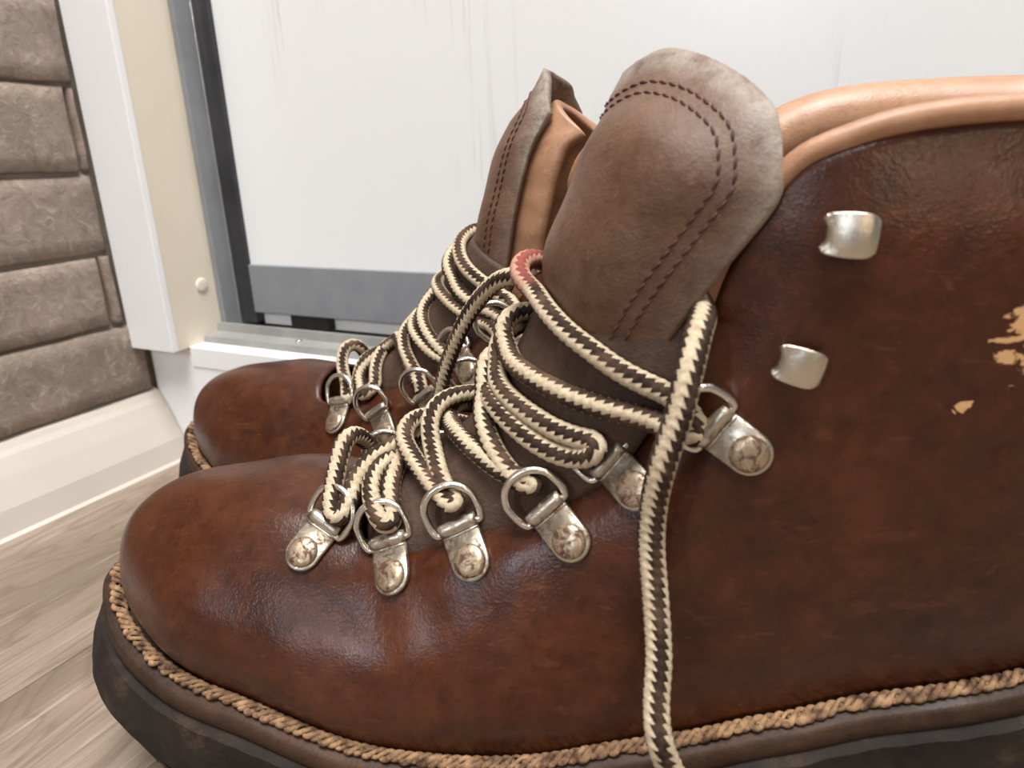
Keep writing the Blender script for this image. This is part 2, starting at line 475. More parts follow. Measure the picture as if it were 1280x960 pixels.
# soft-edged gasket lip
DY = .3260
dr = wpart(box('sliding_door', -.3510, 0.62, DY+.0015, DY+.010, .116, 1.3, M['door'], None))
st = box('stile', -.3612, -.3510, DY-.001, DY+.020, .0815, 1.3, M['darkgrey'], dr, .0008)
st['label'] = 'dark grey upright edge profile'
eb = box('edge_strip', -.3630, -.3608, DY-.0045, DY+.012, .0815, 1.3, M['chrome'], dr, .0006)
eb['label'] = 'bright metal edge strip'
rail = box('bottom_rail', -.3510, 0.62, DY-.0012, DY+.016, .0885, .1192, M['grey'], dr, .0008)
box('gap_filler', -.3505, 0.62, DY+.006, DY+.012, .0800, .0890, M['white'], dr)
rl = MB()
a = np.linspace(0, 2*math.pi, 20, endpoint=False)
for (x0, x1) in ((-.322, -.292),):
    V, F = boxgeo(x0, x1, DY+.0, DY+.007, .0805, .0890); rl.add(V, F)
rl.build('roller_housing', M['black'], dr, False)
dr2 = wpart(box('rear_sliding_door', 0.40, 1.2, .352, .362, .086, 1.3, M['door'], None))

# ------------------------------------------------------------------ the boots
NS = 0.95
N0, AN = np.array([-.2135*NS, .125*NS, .18*(1-NS)]), math.radians(17)
F0, AF = np.array([-.2965, .2265, 0.0]), math.radians(5)

# rows of the upper from welt to opening, mm, camera side (y negative)
ST = [
 [(9,0,58),(7,0,67),(14,0,79),(31,0,87),(60,0,92),(88,0,92.5)],
 [(13.5,-12.5,60),(12.5,-13,70),(19,-11.5,79.5),(34,-9.5,87),(61,-8,91.5),(88.5,-7,91.5)],
 [(23.5,-24.5,51.5),(22,-25.5,63),(28,-24,74.5),(41,-19.5,84),(64,-15,90),(89,-12.5,90)],
 [(44,-35,45),(42,-37.5,56),(44,-35.5,68),(53,-29.5,79),(70,-23.5,86.5),(91,-18,88)],
 [(68,-41,42),(67,-43.5,52),(69,-41,63),(75,-36,72),(83,-30,79.5),(95,-23.5,84)],
 [(98,-46,37),(97,-47.5,47),(98,-45,58),(101,-39.5,68),(104,-33.5,77),(107,-25,84)],
 [(125,-47,37),(124,-48.5,48),(123,-46,61),(123,-40.5,73),(124,-34.5,84),(126,-26,91)],
 [(145,-46,39),(144,-47.5,51),(144,-45.5,65),(144,-40.5,80),(146,-35,93),(147,-27,101)],
 [(160,-44,42),(160,-45.5,55),(160,-43.5,71),(161,-40,87),(164,-35.5,103),(166,-28,114)],
 [(172,-42,44),(172,-43,60),(173,-42,79),(176,-40,98),(179,-36.5,117),(179,-29,133)],
 [(184,-40,46),(184,-41,63),(185,-40.5,85),(187,-39.5,108),(189,-37.5,133),(186,-32,155)],
 [(196,-38,49),(196,-39.5,68),(197,-39.5,92),(199,-39.5,118),(200,-39,148),(195,-35,173)],
 [(206,-36.5,51),(207,-38.5,70),(208,-39,95),(209,-40,123),(209,-40,152),(206,-37,179.3)],
 [(222,-34,55),(223,-37,74),(224,-38.5,99),(224,-40.5,127),(223,-41,156),(220,-38,182.4)],
 [(245,-32,60),(247,-35,78),(247,-37,102),(246,-40,130),(245,-41,157),(243,-38,183.2)],
 [(268,-26,65),(271,-29,80),(272,-31,105),(270,-33,132),(268,-34,160),(266,-31,184)],
 [(282,-14,69),(286,-16,83),(287,-17,105),(283,-18,132),(281,-18,160),(281,-17,184)],
 [(286,0,70),(291,0,83),(292,0,105),(288,0,132),(285,0,160),(286,0,185)],
]
def boot_matrix(O, a, sc):
    return Matrix.Translation(Vector(O)) @ Matrix.Rotation(a, 4, 'Z') @ Matrix.Scale(sc, 4)

class Boot:
    def __init__(s, name, label, O, a, mirror, farlift, sc=1.0, wn=1.0, wf=1.0, xc=1.0, ledge=(1.0, 1.0), cshift=0.0):
        s.e = empty(name, O, a); s.e['label'] = label; s.e['category'] = 'boot'; s.e['group'] = 'pair of hiking boots'
        s.e.scale = (sc, sc, sc); s.zg = -O[2]/sc; s.ledge = ledge
        s.M = boot_matrix(O, a, sc); s.Mi = s.M.inverted()
        s.C = np.array(s.Mi @ Vector(CAM))
        s.mir = mirror
        P = np.array(ST, float)/1000.0                       # (18,6,3)
        Q = P[1:-1][::-1].copy(); Q[..., 1] *= -1
        # raised far side of the collar
        for k in range(len(Q)):
            x = Q[k, -1, 0]
            if x > .19: Q[k, -1, 2] += farlift*min(1, (x-.19)/.02)*(1 if x < .26 else .6); Q[k, -2, 2] += farlift*.5
        P[..., 1] *= wn; Q[..., 1] *= wf
        G = np.concatenate([P, Q])                           # closed (34,6,3)
        G[..., 0] = np.where(G[..., 0] > .20, .20+(G[..., 0]-.20)*xc, G[..., 0])
        K = 8
        g = cr_closed(G, K)                                  # (272,6,3)
        g = np.swapaxes(cr(np.swapaxes(g, 0, 1), np.linspace(0, 5, 46)), 0, 1)   # (272,46,3)
        sx = cshift*np.clip((g[..., 2]-.115)/.035, 0, 1)*np.clip(1-(g[..., 0]-.19)/.06, 0, 1)*np.clip((g[..., 0]-.165)/.012, 0, 1)
        g[..., 0] += sx
        s.K = K; s.g = g
        n, m = g.shape[:2]
        # soft organic unevenness
        du = np.gradient(np.concatenate([g[-1:], g, g[:1]]), axis=0)[1:-1]; dv = np.gradient(g, axis=1)
        nr = np.cross(dv, du); nr /= np.linalg.norm(nr, axis=2)[..., None]+1e-9
        c = np.array([.14, 0, .05])
        if ((g-c)*nr).sum() < 0: nr = -nr
        s.nr = nr
        amp = np.zeros((n, m))
        for i in range(n):
            for j in range(m):
                p = g[i, j]; q = Vector(p*1000)
                a_ = noise.noise(q*.028)*.0011 + noise.noise(q*.07+Vector((9, 0, 0)))*.0004
                # flex creases across the vamp
                if .085 < p[0] < .165 and p[2] < .09:
                    w_ = math.sin((p[0]-.085)/.08*math.pi)
                    a_ += w_*.00022*math.sin((p[0]*1000*.9 + p[2]*1000*.35 + 5*noise.noise(q*.04))*.42)
                amp[i, j] = a_*min(1, j/5.0)
        s.surf = g+nr*amp[..., None]
        s.make_upper(); s.make_lining(); s.make_sole()

    def L(s, px, py, y):
        d = _fw+_rt*(px-640)/FPX+_up*(480-py)/FPX
        dl = np.array(s.Mi.to_3x3() @ Vector(d)); t = (y-s.C[1])/dl[1]
        return s.C+dl*t
    def ray(s, px, py):
        d = _fw+_rt*(px-640)/FPX+_up*(480-py)/FPX
        return np.array(s.Mi.to_3x3() @ Vector(d))

    def make_upper(s):
        g = s.surf; n, m = g.shape[:2]
        V = g.reshape(-1, 3); F = grid_faces(n, m, True)
        # orient outward
        a, b, c, d = (V[k] for k in F[20]); nn = np.cross(b-a, c-a)
        if nn @ s.nr.reshape(-1, 3)[F[20][0]] < 0: F = [f[::-1] for f in F]
        s.upV, s.upF = V, F
        o = link_mesh('upper', V, F, M['leather'], s.e)
        so = o.modifiers.new('thick', 'SOLIDIFY'); so.thickness = .0024; so.offset = -1
        s.upper = o
        s.bv_up = BVHTree.FromPolygons([Vector(v) for v in V], F)

    def make_lining(s):
        g = s.g-s.nr*.0048
        n, m = g.shape[:2]
        j0 = 8
        sub = g[:, j0:m-1]
        V = list(sub.reshape(-1, 3)); mm = sub.shape[1]
        F = grid_faces(n, mm, True)
        V.append(sub[:, 0].mean(0)); c = len(V)-1
        for i in range(n): F.append((i*mm, ((i+1) % n)*mm, c))
        link_mesh('lining', V, F, M['lining'], s.e)
        # rolled piping round the collar
        K = s.K
        i0 = int(10.6*K); i1 = n-i0+1
        P = s.g[i0:i1, -1]-s.nr[i0:i1, -1]*.0012+np.array([0, 0, .0012])
        P = resample(P, .002)
        rad = np.where(P[:, 1] > 0, .0085, .0024); rad = np.convolve(np.pad(rad, 8, 'edge'), np.ones(17)/17, 'valid')
        P[:, 2] -= np.clip(rad-.0056, 0, 1); P[:, 1] -= np.clip(rad-.0056, 0, 1)*.5
        e_ = np.minimum(np.arange(len(P)), np.arange(len(P))[::-1])
        rad = rad*np.clip(.35+.3*e_, 0, 1)
        V, F = tube(P, rad, 16)
        # outside half of the roll reaches a little down the shaft
        o = link_mesh('collar_piping', V, F, M['lining'], s.e)

    def outline(s, off, zoff=0.0):
        W = s.g[:, 0]; T = np.roll(W, -2, 0)-np.roll(W, 2, 0); T[:, 2] = 0
        T /= np.linalg.norm(T, axis=1)[:, None]
        nrm = np.stack([T[:, 1], -T[:, 0], 0*T[:, 0]], 1)
        c = W.mean(0)
        if ((W-c)*nrm).sum() < 0: nrm = -nrm
        # the ledge is wider round the toe
        k = np.clip(1-W[:, 0]/.075, 0, 1)
        ext = .0022*k*k*(3-2*k) if off > .001 else 0*k
        lf = np.where(W[:, 1] > 0, s.ledge[1], s.ledge[0]) if off > .001 else 1.0
        lf = lf + (1-lf)*np.clip(1-W[:, 0]/.06, 0, 1) if off > .001 else 1.0
        P = W+nrm*(off*lf+ext*min(1, off/.005))[:, None]; P[:, 2] += zoff
        return P

    def make_sole(s):
        n = len(s.g)
        x = s.g[:, 0, 0]
        # ground profile under the sole: toe spring and a heel block with an arch notch
        zb = np.interp(x, [0, .012, .03, .05, .075, .095, .18, .1805, .205, .2055, .29],
                       [.026, .023, .017, .009+s.zg*.3, .002+s.zg*.8, s.zg, s.zg, .012+s.zg, .012+s.zg, s.zg, s.zg])
        def row(off, z):
            P = s.outline(off); P[:, 2] = z if np.ndim(z) else P[:, 2]+z; return P
        top = s.outline(0)[:, 2]
        rows = [row(-.004, top-.0005), row(.0052, top-.0012), row(.0061, top-.0024), row(.0062, top-.0060), row(.0056, top-.0074)]
        G = np.stack(rows, 1); m = G.shape[1]
        V = G.reshape(-1, 3); F = grid_faces(n, m, True)
        link_mesh('midsole', V, F, M['midsole'], s.e)
        # outsole with a lugged lower edge
        h = top-.0072-zb
        d = np.r_[0, np.cumsum(np.linalg.norm(np.diff(s.outline(.006), axis=0), axis=1))]
        P2 = []
        rr = resample(np.concatenate([s.outline(.0), s.outline(.0)[:1]]), .0012)
        # resampled outline for crisp lugs
        W = np.concatenate([s.outline(.0), s.outline(.0)[:1]])
        W6 = np.concatenate([s.outline(.006), s.outline(.006)[:1]])
        dd = np.r_[0, np.cumsum(np.linalg.norm(np.diff(W6, axis=0), axis=1))]
        m_ = int(dd[-1]/.0011); sl = np.linspace(0, dd[-1], m_, endpoint=False)
        f = lambda A: np.stack([np.interp(sl, dd, A[:, k]) for k in range(A.shape[1])], 1)
        w0, w1 = f(W), f(W6); nd = (w1-w0); nd[:, 2] = 0; nd /= np.linalg.norm(nd, axis=1)[:, None]
        tp = np.interp(sl, dd, np.r_[top, top[:1]]); zbb = np.interp(sl, dd, np.r_[zb, zb[:1]])
        hh = tp-.0072-zbb
        ph = (sl/.0098) % 1.0
        notch = np.where(ph > .70, 1.0, 0.0)
        lfr = np.where(w0[:, 1] > 0, s.ledge[1], s.ledge[0]); lfr = lfr+(1-lfr)*np.clip(1-w0[:, 0]/.06, 0, 1)
        rows = []
        def r2(off, z):
            q = w0+nd*(np.asarray(off)*lfr).reshape(-1, 1); q[:, 2] = z; return q
        kx = np.clip(1-w0[:, 0]/.085, 0, 1); bl = .0040*kx*kx*(3-2*kx)
        wob = np.array([noise.noise(Vector((a*160, 3.3, 0)))*.0005 for a in sl])
        rows = [r2(-.01+0*sl, tp-.0072), r2(.0060+0*sl, tp-.0072), r2(.0080+wob+bl*.4, tp-.0086), r2(.0086+wob+bl, tp-.0072-hh*.25), r2(.0094+wob+bl, tp-.0072-hh*.30),
                r2(.0100+wob+bl*1.25, tp-.0072-hh*.50), r2(.0086+wob+bl*.9-notch*.0038, zbb+np.minimum(hh*.30, .0095)), r2(.0080+bl*.9-notch*.0045, zbb+np.minimum(hh*.27, .0085)), r2(.0066+wob+bl*.8-notch*.0065, zbb+.0006+notch*.0050),
                r2(.0035-notch*.0060, zbb+notch*.0042), r2(-.008+0*sl, zbb+.0042)]
        G = np.stack(rows, 1); mm = G.shape[1]
        V = list(G.reshape(-1, 3)); F = grid_faces(m_, mm, True)
        cidx = len(V)
        # close underneath along the centre line
        for i in range(m_):
            p = G[i, -1]; V.append(np.array([p[0], p[1]*.02, p[2]]))
        for i in range(m_):
            j = (i+1) % m_
            F.append((i*mm+mm-1, j*mm+mm-1, cidx+j, cidx+i))
        o = link_mesh('outsole', V, F, M['rubber'], s.e, smooth=True); o.data.set_sharp_from_angle(angle=math.radians(38))
        # lug blocks under the sole
        lb = MB()
        for xx in np.arange(.085, .175, .016):
            for yy in (-.022, 0, .022):
                v_, f_ = boxgeo(xx-.005, xx+.005, yy-.008, yy+.008, s.zg, s.zg+.006); lb.add(v_, f_)
        for xx in np.arange(.22, .275, .018):
            for yy in (-.013, .013):
                v_, f_ = boxgeo(xx-.006, xx+.006, yy-.009, yy+.009, s.zg, s.zg+.006); lb.add(v_, f_)
        l_ = lb.build('lugs', M['rubber'], o, False); l_['kind'] = 'stuff'
        # twisted welt stitching: a braided cord lying on the ledge
        P = s.outline(.0024, .0004)
        Pc = resample(np.concatenate([P, P[:1]]), .0007)[:-1]
        T, N, B = frames(Pc, True)
        Z = np.array([0, 0, 1.0]); side = np.cross(T, Z); side /= np.linalg.norm(side, axis=1)[:, None]; upv = np.cross(side, T)
        sl = np.arange(len(Pc))*.0007
        w_ = MB()
        tot = len(Pc)*.0007; k = round(tot/.0074)
        for ph in (0, 2*math.pi/3, 4*math.pi/3):
            an = 2*math.pi*k*sl/tot+ph
            jit = np.array([noise.noise(Vector((a*230, ph, 0))) for a in sl])
            j2 = np.array([noise.noise(Vector((a*90, ph, 5))) for a in sl])
            Q = Pc+side*(.00135*np.cos(an)+.0008*jit+.0006*j2)[:, None]+upv*(.0000+.00055*np.sin(an)+.0004*j2)[:, None]
            V, F = tube(Q, .00076+.0006*jit, 8, True); w_.add(V, F)
        ws = w_.build('welt_stitching', M['welt'], s.e)
        ws['label'] = 'light brown twisted welt stitching'

def ellipse_row(c, e, m=17):
    """half row from near edge (w=-1) to far edge (w=1) wrapping round the front centre c"""
    W = np.linspace(-1, 1, m); ph = W*math.pi/2
    c = np.array(c, float)/1000; e = np.array(e, float)/1000
    k = (1-np.cos(ph))
    x = c[0]+(e[0]-c[0])*k; z = c[2]+(e[2]-c[2])*k
    y = c[1]*(1-np.abs(np.sin(ph)))+abs(e[1])*np.sin(ph)
    return np.stack([x, y, z], 1)

def add_tongue(B, rows, flap_rows, outline_mm, flapmat, pad):
    R = np.stack([ellipse_row(c, e) for c, e in rows])
    R = cr(R, np.linspace(0, len(rows)-1, 40))
    R = np.swapaxes(cr(np.swapaxes(R, 0, 1), np.linspace(0, 16, 49)), 0, 1)
    for i in range(R.shape[0]):
        for j in range(R.shape[1]):
            q = Vector(R[i, j]*1000); R[i, j, 2] += noise.noise(q*.06)*.0009
    V = R.reshape(-1, 3); F = grid_faces(R.shape[0], R.shape[1])
    def orient(V, F):
        a, b, c, d = (V[k] for k in F[len(F)//2]); nn = np.cross(b-a, c-a)
        return F if nn[0] < 0 or nn[2] > .9*np.linalg.norm(nn) else [f[::-1] for f in F]
    F = orient(V, F)
    o = link_mesh('tongue', V, F, M['gusset'], B.e)
    so = o.modifiers.new('t', 'SOLIDIFY'); so.thickness = .002; so.offset = -1
    bv1 = BVHTree.FromPolygons([Vector(v) for v in V], F)
    # flap
    R = [ellipse_row(c, e) for c, e in flap_rows]
    ol = np.array(outline_mm, float)/1000.0
    ol = cr(ol, np.linspace(0, len(ol)-1, 17))
    R.append(ol); R = np.stack(R)
    ns, nw = 72, 97
    R = cr(R, np.linspace(0, len(R)-1, ns))
    R = np.swapaxes(cr(np.swapaxes(R, 0, 1), np.linspace(0, 16, nw)), 0, 1)
    # distance to free edge for wear and stitches
    edgepts = np.concatenate([R[::1, 0], R[-1], R[::-1, -1]])
    flat = R.reshape(-1, 3)
    dist = np.min(np.linalg.norm(flat[:, None]-edgepts[None, ::2], axis=2), axis=1).reshape(ns, nw)
    du = np.gradient(R, axis=0); dv = np.gradient(R, axis=1); nr = np.cross(du, dv); nr /= np.linalg.norm(nr, axis=2)[..., None]+1e-9
    if nr[ns//2, nw//2][0] > 0: nr = -nr
    for i in range(ns):
        for j in range(nw):
            q = Vector(R[i, j]*1000); R[i, j] += nr[i, j]*(noise.noise(q*.045)*.0013*min(1, dist[i, j]/.006))
    puff = np.clip((dist-.010)/.012, 0, 1); R = R+nr*(puff*puff*(3-2*puff)*.0022)[..., None]
    V = R.reshape(-1, 3); F = grid_faces(ns, nw)
    a, b, c, d = (V[k] for k in F[(ns//2)*(nw-1)+nw//2]); nn = np.cross(b-a, c-a)
    if nn @ nr[ns//2, nw//2] < 0: F = [f[::-1] for f in F]
    o2 = link_mesh('tongue_flap', V, F, flapmat, B.e)
    at = o2.data.attributes.new('wear', 'FLOAT', 'POINT')
    hgt = np.linspace(0, 1, ns)[:, None]
    wv = np.clip(1.10-dist/.0068, 0, 1)*np.clip(.10+.95*hgt**1.6, 0, 1)
    wv = wv+.25*np.clip((hgt-.55)*2, 0, 1)*np.clip(1.5-dist/.016, 0, 1)
    at.data.foreach_set('value', np.clip(wv, 0, 1).astype(np.float32).ravel())
    so = o2.modifiers.new('t', 'SOLIDIFY'); so.thickness = .0028; so.offset = -1
    bv2 = BVHTree.FromPolygons([Vector(v) for v in V], F)
    # padded tan lining behind the flap
    pr_ = []
    for (c_, e_) in flap_rows+[((outline_mm[4][0], 0, outline_mm[4][2]-9), (outline_mm[0][0], outline_mm[0][1], outline_mm[0][2]-7))]:
        pr_.append(ellipse_row((c_[0]+5.5, 0, c_[2]-1.5), (e_[0]+pad, e_[1]*.80, e_[2]-1)))
    Rp = cr(np.stack(pr_), np.linspace(0, len(pr_)-1, 40))
    Vp = Rp.reshape(-1, 3).copy()
    for i in range(len(Vp)):
        Vp[i] += np.array([0, 1, 1])*noise.noise(Vector(Vp[i]*140))*.0007
    op = link_mesh('tongue_padding', Vp, grid_faces(Rp.shape[0], Rp.shape[1]), M['lining'], B.e)
    sp_ = op.modifiers.new('t', 'SOLIDIFY'); sp_.thickness = .0045; sp_.offset = 0
    ss_ = op.modifiers.new('s', 'SUBSURF'); ss_.levels = 1; ss_.render_levels = 1
    op['label'] = 'tan padded lining behind the tongue flap'
    # two stitch rows parallel to the edge, each stitch its own little capsule
    stb = MB()
    for dd_ in (.0085, .0115):
        pts = []
        # walk round the perimeter, marching inward
        for j_ in range(8, ns-1):                      # near edge upwards
            k = np.argmax(dist[j_] >= dd_)
            pts.append((j_, k))
        P1 = [R[j_, k]+(R[j_, max(k-1, 0)]-R[j_, k])*np.clip((dist[j_, k]-dd_)/(dist[j_, k]-dist[j_, max(k-1, 0)]+1e-9), 0, 1) for j_, k in pts if dist[j_].max() >= dd_ and k > 0]
        up_lim = P1[-1]
        P2 = []
        for k in range(2, nw-2):
            col = dist[:, k]; idx = np.where(col >= dd_)[0]
            if len(idx) == 0: continue
            i_ = idx[-1]
            if i_ >= ns-1: continue
            tt = (col[i_]-dd_)/(col[i_]-col[i_+1]+1e-9)
            P2.append(R[i_, k]+(R[i_+1, k]-R[i_, k])*np.clip(tt, 0, 1))
        P1 = np.array(P1); P2 = np.array(P2)
        kk = np.argmin(np.linalg.norm(P2-P1[-1], axis=1))
        path = np.concatenate([P1, P2[kk+1:]]) if len(P2) else P1
        path = resample(path, .0009)
        for _ in range(6): path[1:-1] = .25*path[:-2]+.5*path[1:-1]+.25*path[2:]
        path = resample(path, .0028)
        for a_, b_ in zip(path[:-1], path[1:]):
            if np.linalg.norm(b_-a_) > .005: continue
            mid = (a_+b_)/2; h = bv2.find_nearest(Vector(mid)); n_ = np.array(h[1])
            d_ = (b_-a_)/np.linalg.norm(b_-a_)
            sd = np.cross(d_, n_)
            t_ = np.linspace(-1, 1, 6)
            Q = np.array([np.array(h[0])+d_*.00130*x+sd*.00022*x+n_*(.00028*(1-x*x)-.0001) for x in t_])
            v_, f_ = tube(Q, np.array([.00014, .00028, .00034, .00034, .00028, .00014]), 6); stb.add(v_, f_)
    sx = stb.build('stitching', M['thread'], o2); sx['label'] = 'double row of dark maroon stitches'; sx['kind'] = 'stuff'
    return bv1, bv2

# ---- hardware
def clip_mesh():
    """base plate with a rounded end (rivet at origin) running to a barrel at +Y"""
    mb = MB(); R_ = .0049; W_ = .0049; yb = .0088
    top = []
    for k in range(21):
        a = math.pi+math.pi*k/20; top.append((R_*math.cos(a), R_*math.sin(a)))
    top += [(W_, yb), (-W_, yb)]
    n = len(top)
    V = [(x, y, .0002) for x, y in top]+[(x, y, .0011) for x, y in top]+[(x*.93, y*.93 if y < 0 else y, .0014) for x, y in top]
    F = [tuple(range(n-1, -1, -1)), tuple(range(2*n, 3*n))]
    for l in (0, n):
        for i in range(n): F.append((l+i, l+(i+1) % n, l+n+(i+1) % n, l+n+i))
    mb.add(V, F)
    # barrel wrapping the ring's bar
    P = np.array([[x, yb+.0006, .0012] for x in np.linspace(-W_-.0001, W_+.0001, 9)])
    V, F = tube(P, np.r_[.00160, .00182, np.full(5, .00188), .00182, .00160], 18); mb.add(V, F)
    # pressed crease beside the barrel
    P = np.array([[x, yb-.0016, .0013] for x in np.linspace(-W_*.96, W_*.96, 5)])
    V, F = tube(P, .00035, 8); mb.add(V, F)
    me = mb.build('lace_clip', M['metal'], None)
    return me
def ring_mesh():
    yb, z0 = 0.0, 0.0
    hw, h = .0064, .0105
    pts = [(-hw, 0), (-hw-.0004, .0022)]
    for k in range(1, 14):
        a = math.pi-math.pi*k/14; pts.append((hw*1.06*math.cos(a), .0042+(h-.0042)*math.sin(a)))
    pts += [(hw+.0004, .0022), (hw, 0), (hw-.0012, -.0008), (0, -.0008), (-hw+.0012, -.0008)]
    P = np.array([(x, y, 0) for x, y in pts]); Q = cr_closed(P, 4)
    V, F = tube(Q, .00096, 10, True)
    return link_mesh('ring', V, F, M['wire'], None)
def rivet_mesh():
    mb = MB(); n = 28; prof = [(.0041, .0), (.0041, .0005), (.0038, .0010), (.0031, .0014), (.0019, .00165), (.0008, .0017), (.0001, .00172)]
    V = []; F = []
    for r, z in prof:
        for k in range(n):
            a = 2*math.pi*k/n; V.append((r*math.cos(a), r*math.sin(a), z))
    for i in range(len(prof)-1):
        for k in range(n): F.append((i*n+k, i*n+(k+1) % n, (i+1)*n+(k+1) % n, (i+1)*n+k))
    mb.add(V, F); return mb.build('rivet', M['rivet'], None)
def hook_mesh():
    """speed hook: foot on the leather, tight bend on the left (-x), flared domed plate folding back to the right"""
    prof = [(.0015, .0003, .0030), (-.0020, .0004, .0030), (-.0044, .0010, .0031), (-.0054, .0026, .0036), (-.0050, .0042, .0046),
            (-.0034, .0052, .0056), (-.0008, .0060, .0059), (.0022, .0062, .0059), (.0046, .0058, .0056), (.0062, .0050, .0046), (.0066, .0044, .0036)]
    P = cr(np.array(prof), np.linspace(0, len(prof)-1, 41)); nb = 21
    V = []
    for (x, z, hw) in P:
        for b in np.linspace(-1, 1, nb):
            fl = .0011*(abs(b)**4)*(1 if x < -.002 and z > .003 else 0)
            dome = -.0007*b*b if z > .0045 else 0
            V.append((x-fl*.6-(.0010*(abs(b)**3) if (x < -.003 and z > .003) else 0), b*hw, z+dome+fl*.3))
    F = grid_faces(len(P), nb)
    o = link_mesh('lace_hook', V, F, M['hook'], None)
    so = o.modifiers.new('t', 'SOLIDIFY'); so.thickness = .0011; so.offset = 0
    bv = o.modifiers.new('s', 'SUBSURF'); bv.levels = 1; bv.render_levels = 1
    return o
PROTO = {'clip': clip_mesh(), 'ring': ring_mesh(), 'rivet': rivet_mesh(), 'hook': hook_mesh()}
used = set()
def inst(k, parent, mat4):
    src = PROTO[k]
    if k in used:
        o = src.copy(); COL.objects.link(o)
    else: o = src; used.add(k)
    o.parent = parent; o.matrix_parent_inverse = Matrix.Identity(4); o.matrix_basis = mat4
    return o

def put_clip(B, p, n, d, tilt, scale=1.0, twist=0.0):
    n = n/np.linalg.norm(n); d = d-n*(d@n); d /= np.linalg.norm(d); x = np.cross(d, n)
    m = Matrix(((x[0], d[0], n[0], p[0]), (x[1], d[1], n[1], p[1]), (x[2], d[2], n[2], p[2]), (0, 0, 0, 1))) @ Matrix.Scale(scale, 4)
    c = inst('clip', B.e, m)
    inst('rivet', c, Matrix.Translation((0, 0, .0012)))
    inst('ring', c, Matrix.Translation((0, .0094, .0012)) @ Matrix.Rotation(twist, 4, 'Z') @ Matrix.Rotation(tilt, 4, 'X'))
    return m

def clip_px(B, pr, pb, tilt, scale=1.0, twist=0.0):
    r = B.ray(*pr); h = B.bv_up.ray_cast(Vector(B.C), Vector(r))
    if h[0] is None:
        print('MISS clip', pr); return None
    p = np.array(h[0]); n = np.array(h[1])
    if n @ r > 0: n = -n
    r2 = B.ray(*pb); t = ((p-B.C)@n)/(r2@n); q = B.C+r2*t
    put_clip(B, p+n*.0002, n, q-p, tilt, scale, twist)
    return p, n, q-p
def clip_mirror(B, c, tilt):
    p, n, d = c; m = np.array([1, -1, 1.0])
    h = B.bv_up.find_nearest(Vector(p*m)); nn = np.array(h[1]); 
    if nn @ (n*m) < 0: nn = -nn
    put_clip(B, np.array(h[0])+nn*.0002, nn, d*m, tilt)

def hook_px(B, pp, right_px, scale=1.0):
    r = B.ray(*pp); h = B.bv_up.ray_cast(Vector(B.C), Vector(r)); p = np.array(h[0]); n = np.array(h[1])
    if n @ r > 0: n = -n
    r2 = B.ray(*right_px); t = ((p-B.C)@n)/(r2@n); d = B.C+r2*t-p
    d /= np.linalg.norm(d); y = np.cross(n, d)
    m = Matrix(((d[0], y[0], n[0], p[0]), (d[1], y[1], n[1], p[1]), (d[2], y[2], n[2], p[2]), (0, 0, 0, 1))) @ Matrix.Scale(scale, 4)
    inst('hook', B.e, m)
    return p, n, d
def hook_mirror(B, c, scale=1.0):
    p, n, d = c; mm = np.array([1, -1, 1.0])
    h = B.bv_up.find_nearest(Vector(p*mm)); nn = np.array(h[1]); nn = nn if nn @ (n*mm) > 0 else -nn
    d = d*mm; d = d-nn*(d@nn); d /= np.linalg.norm(d); y = np.cross(nn, d); p = np.array(h[0])
    inst('hook', B.e, Matrix(((d[0], y[0], nn[0], p[0]), (d[1], y[1], nn[1], p[1]), (d[2], y[2], nn[2], p[2]), (0, 0, 0, 1))) @ Matrix.Scale(scale, 4))

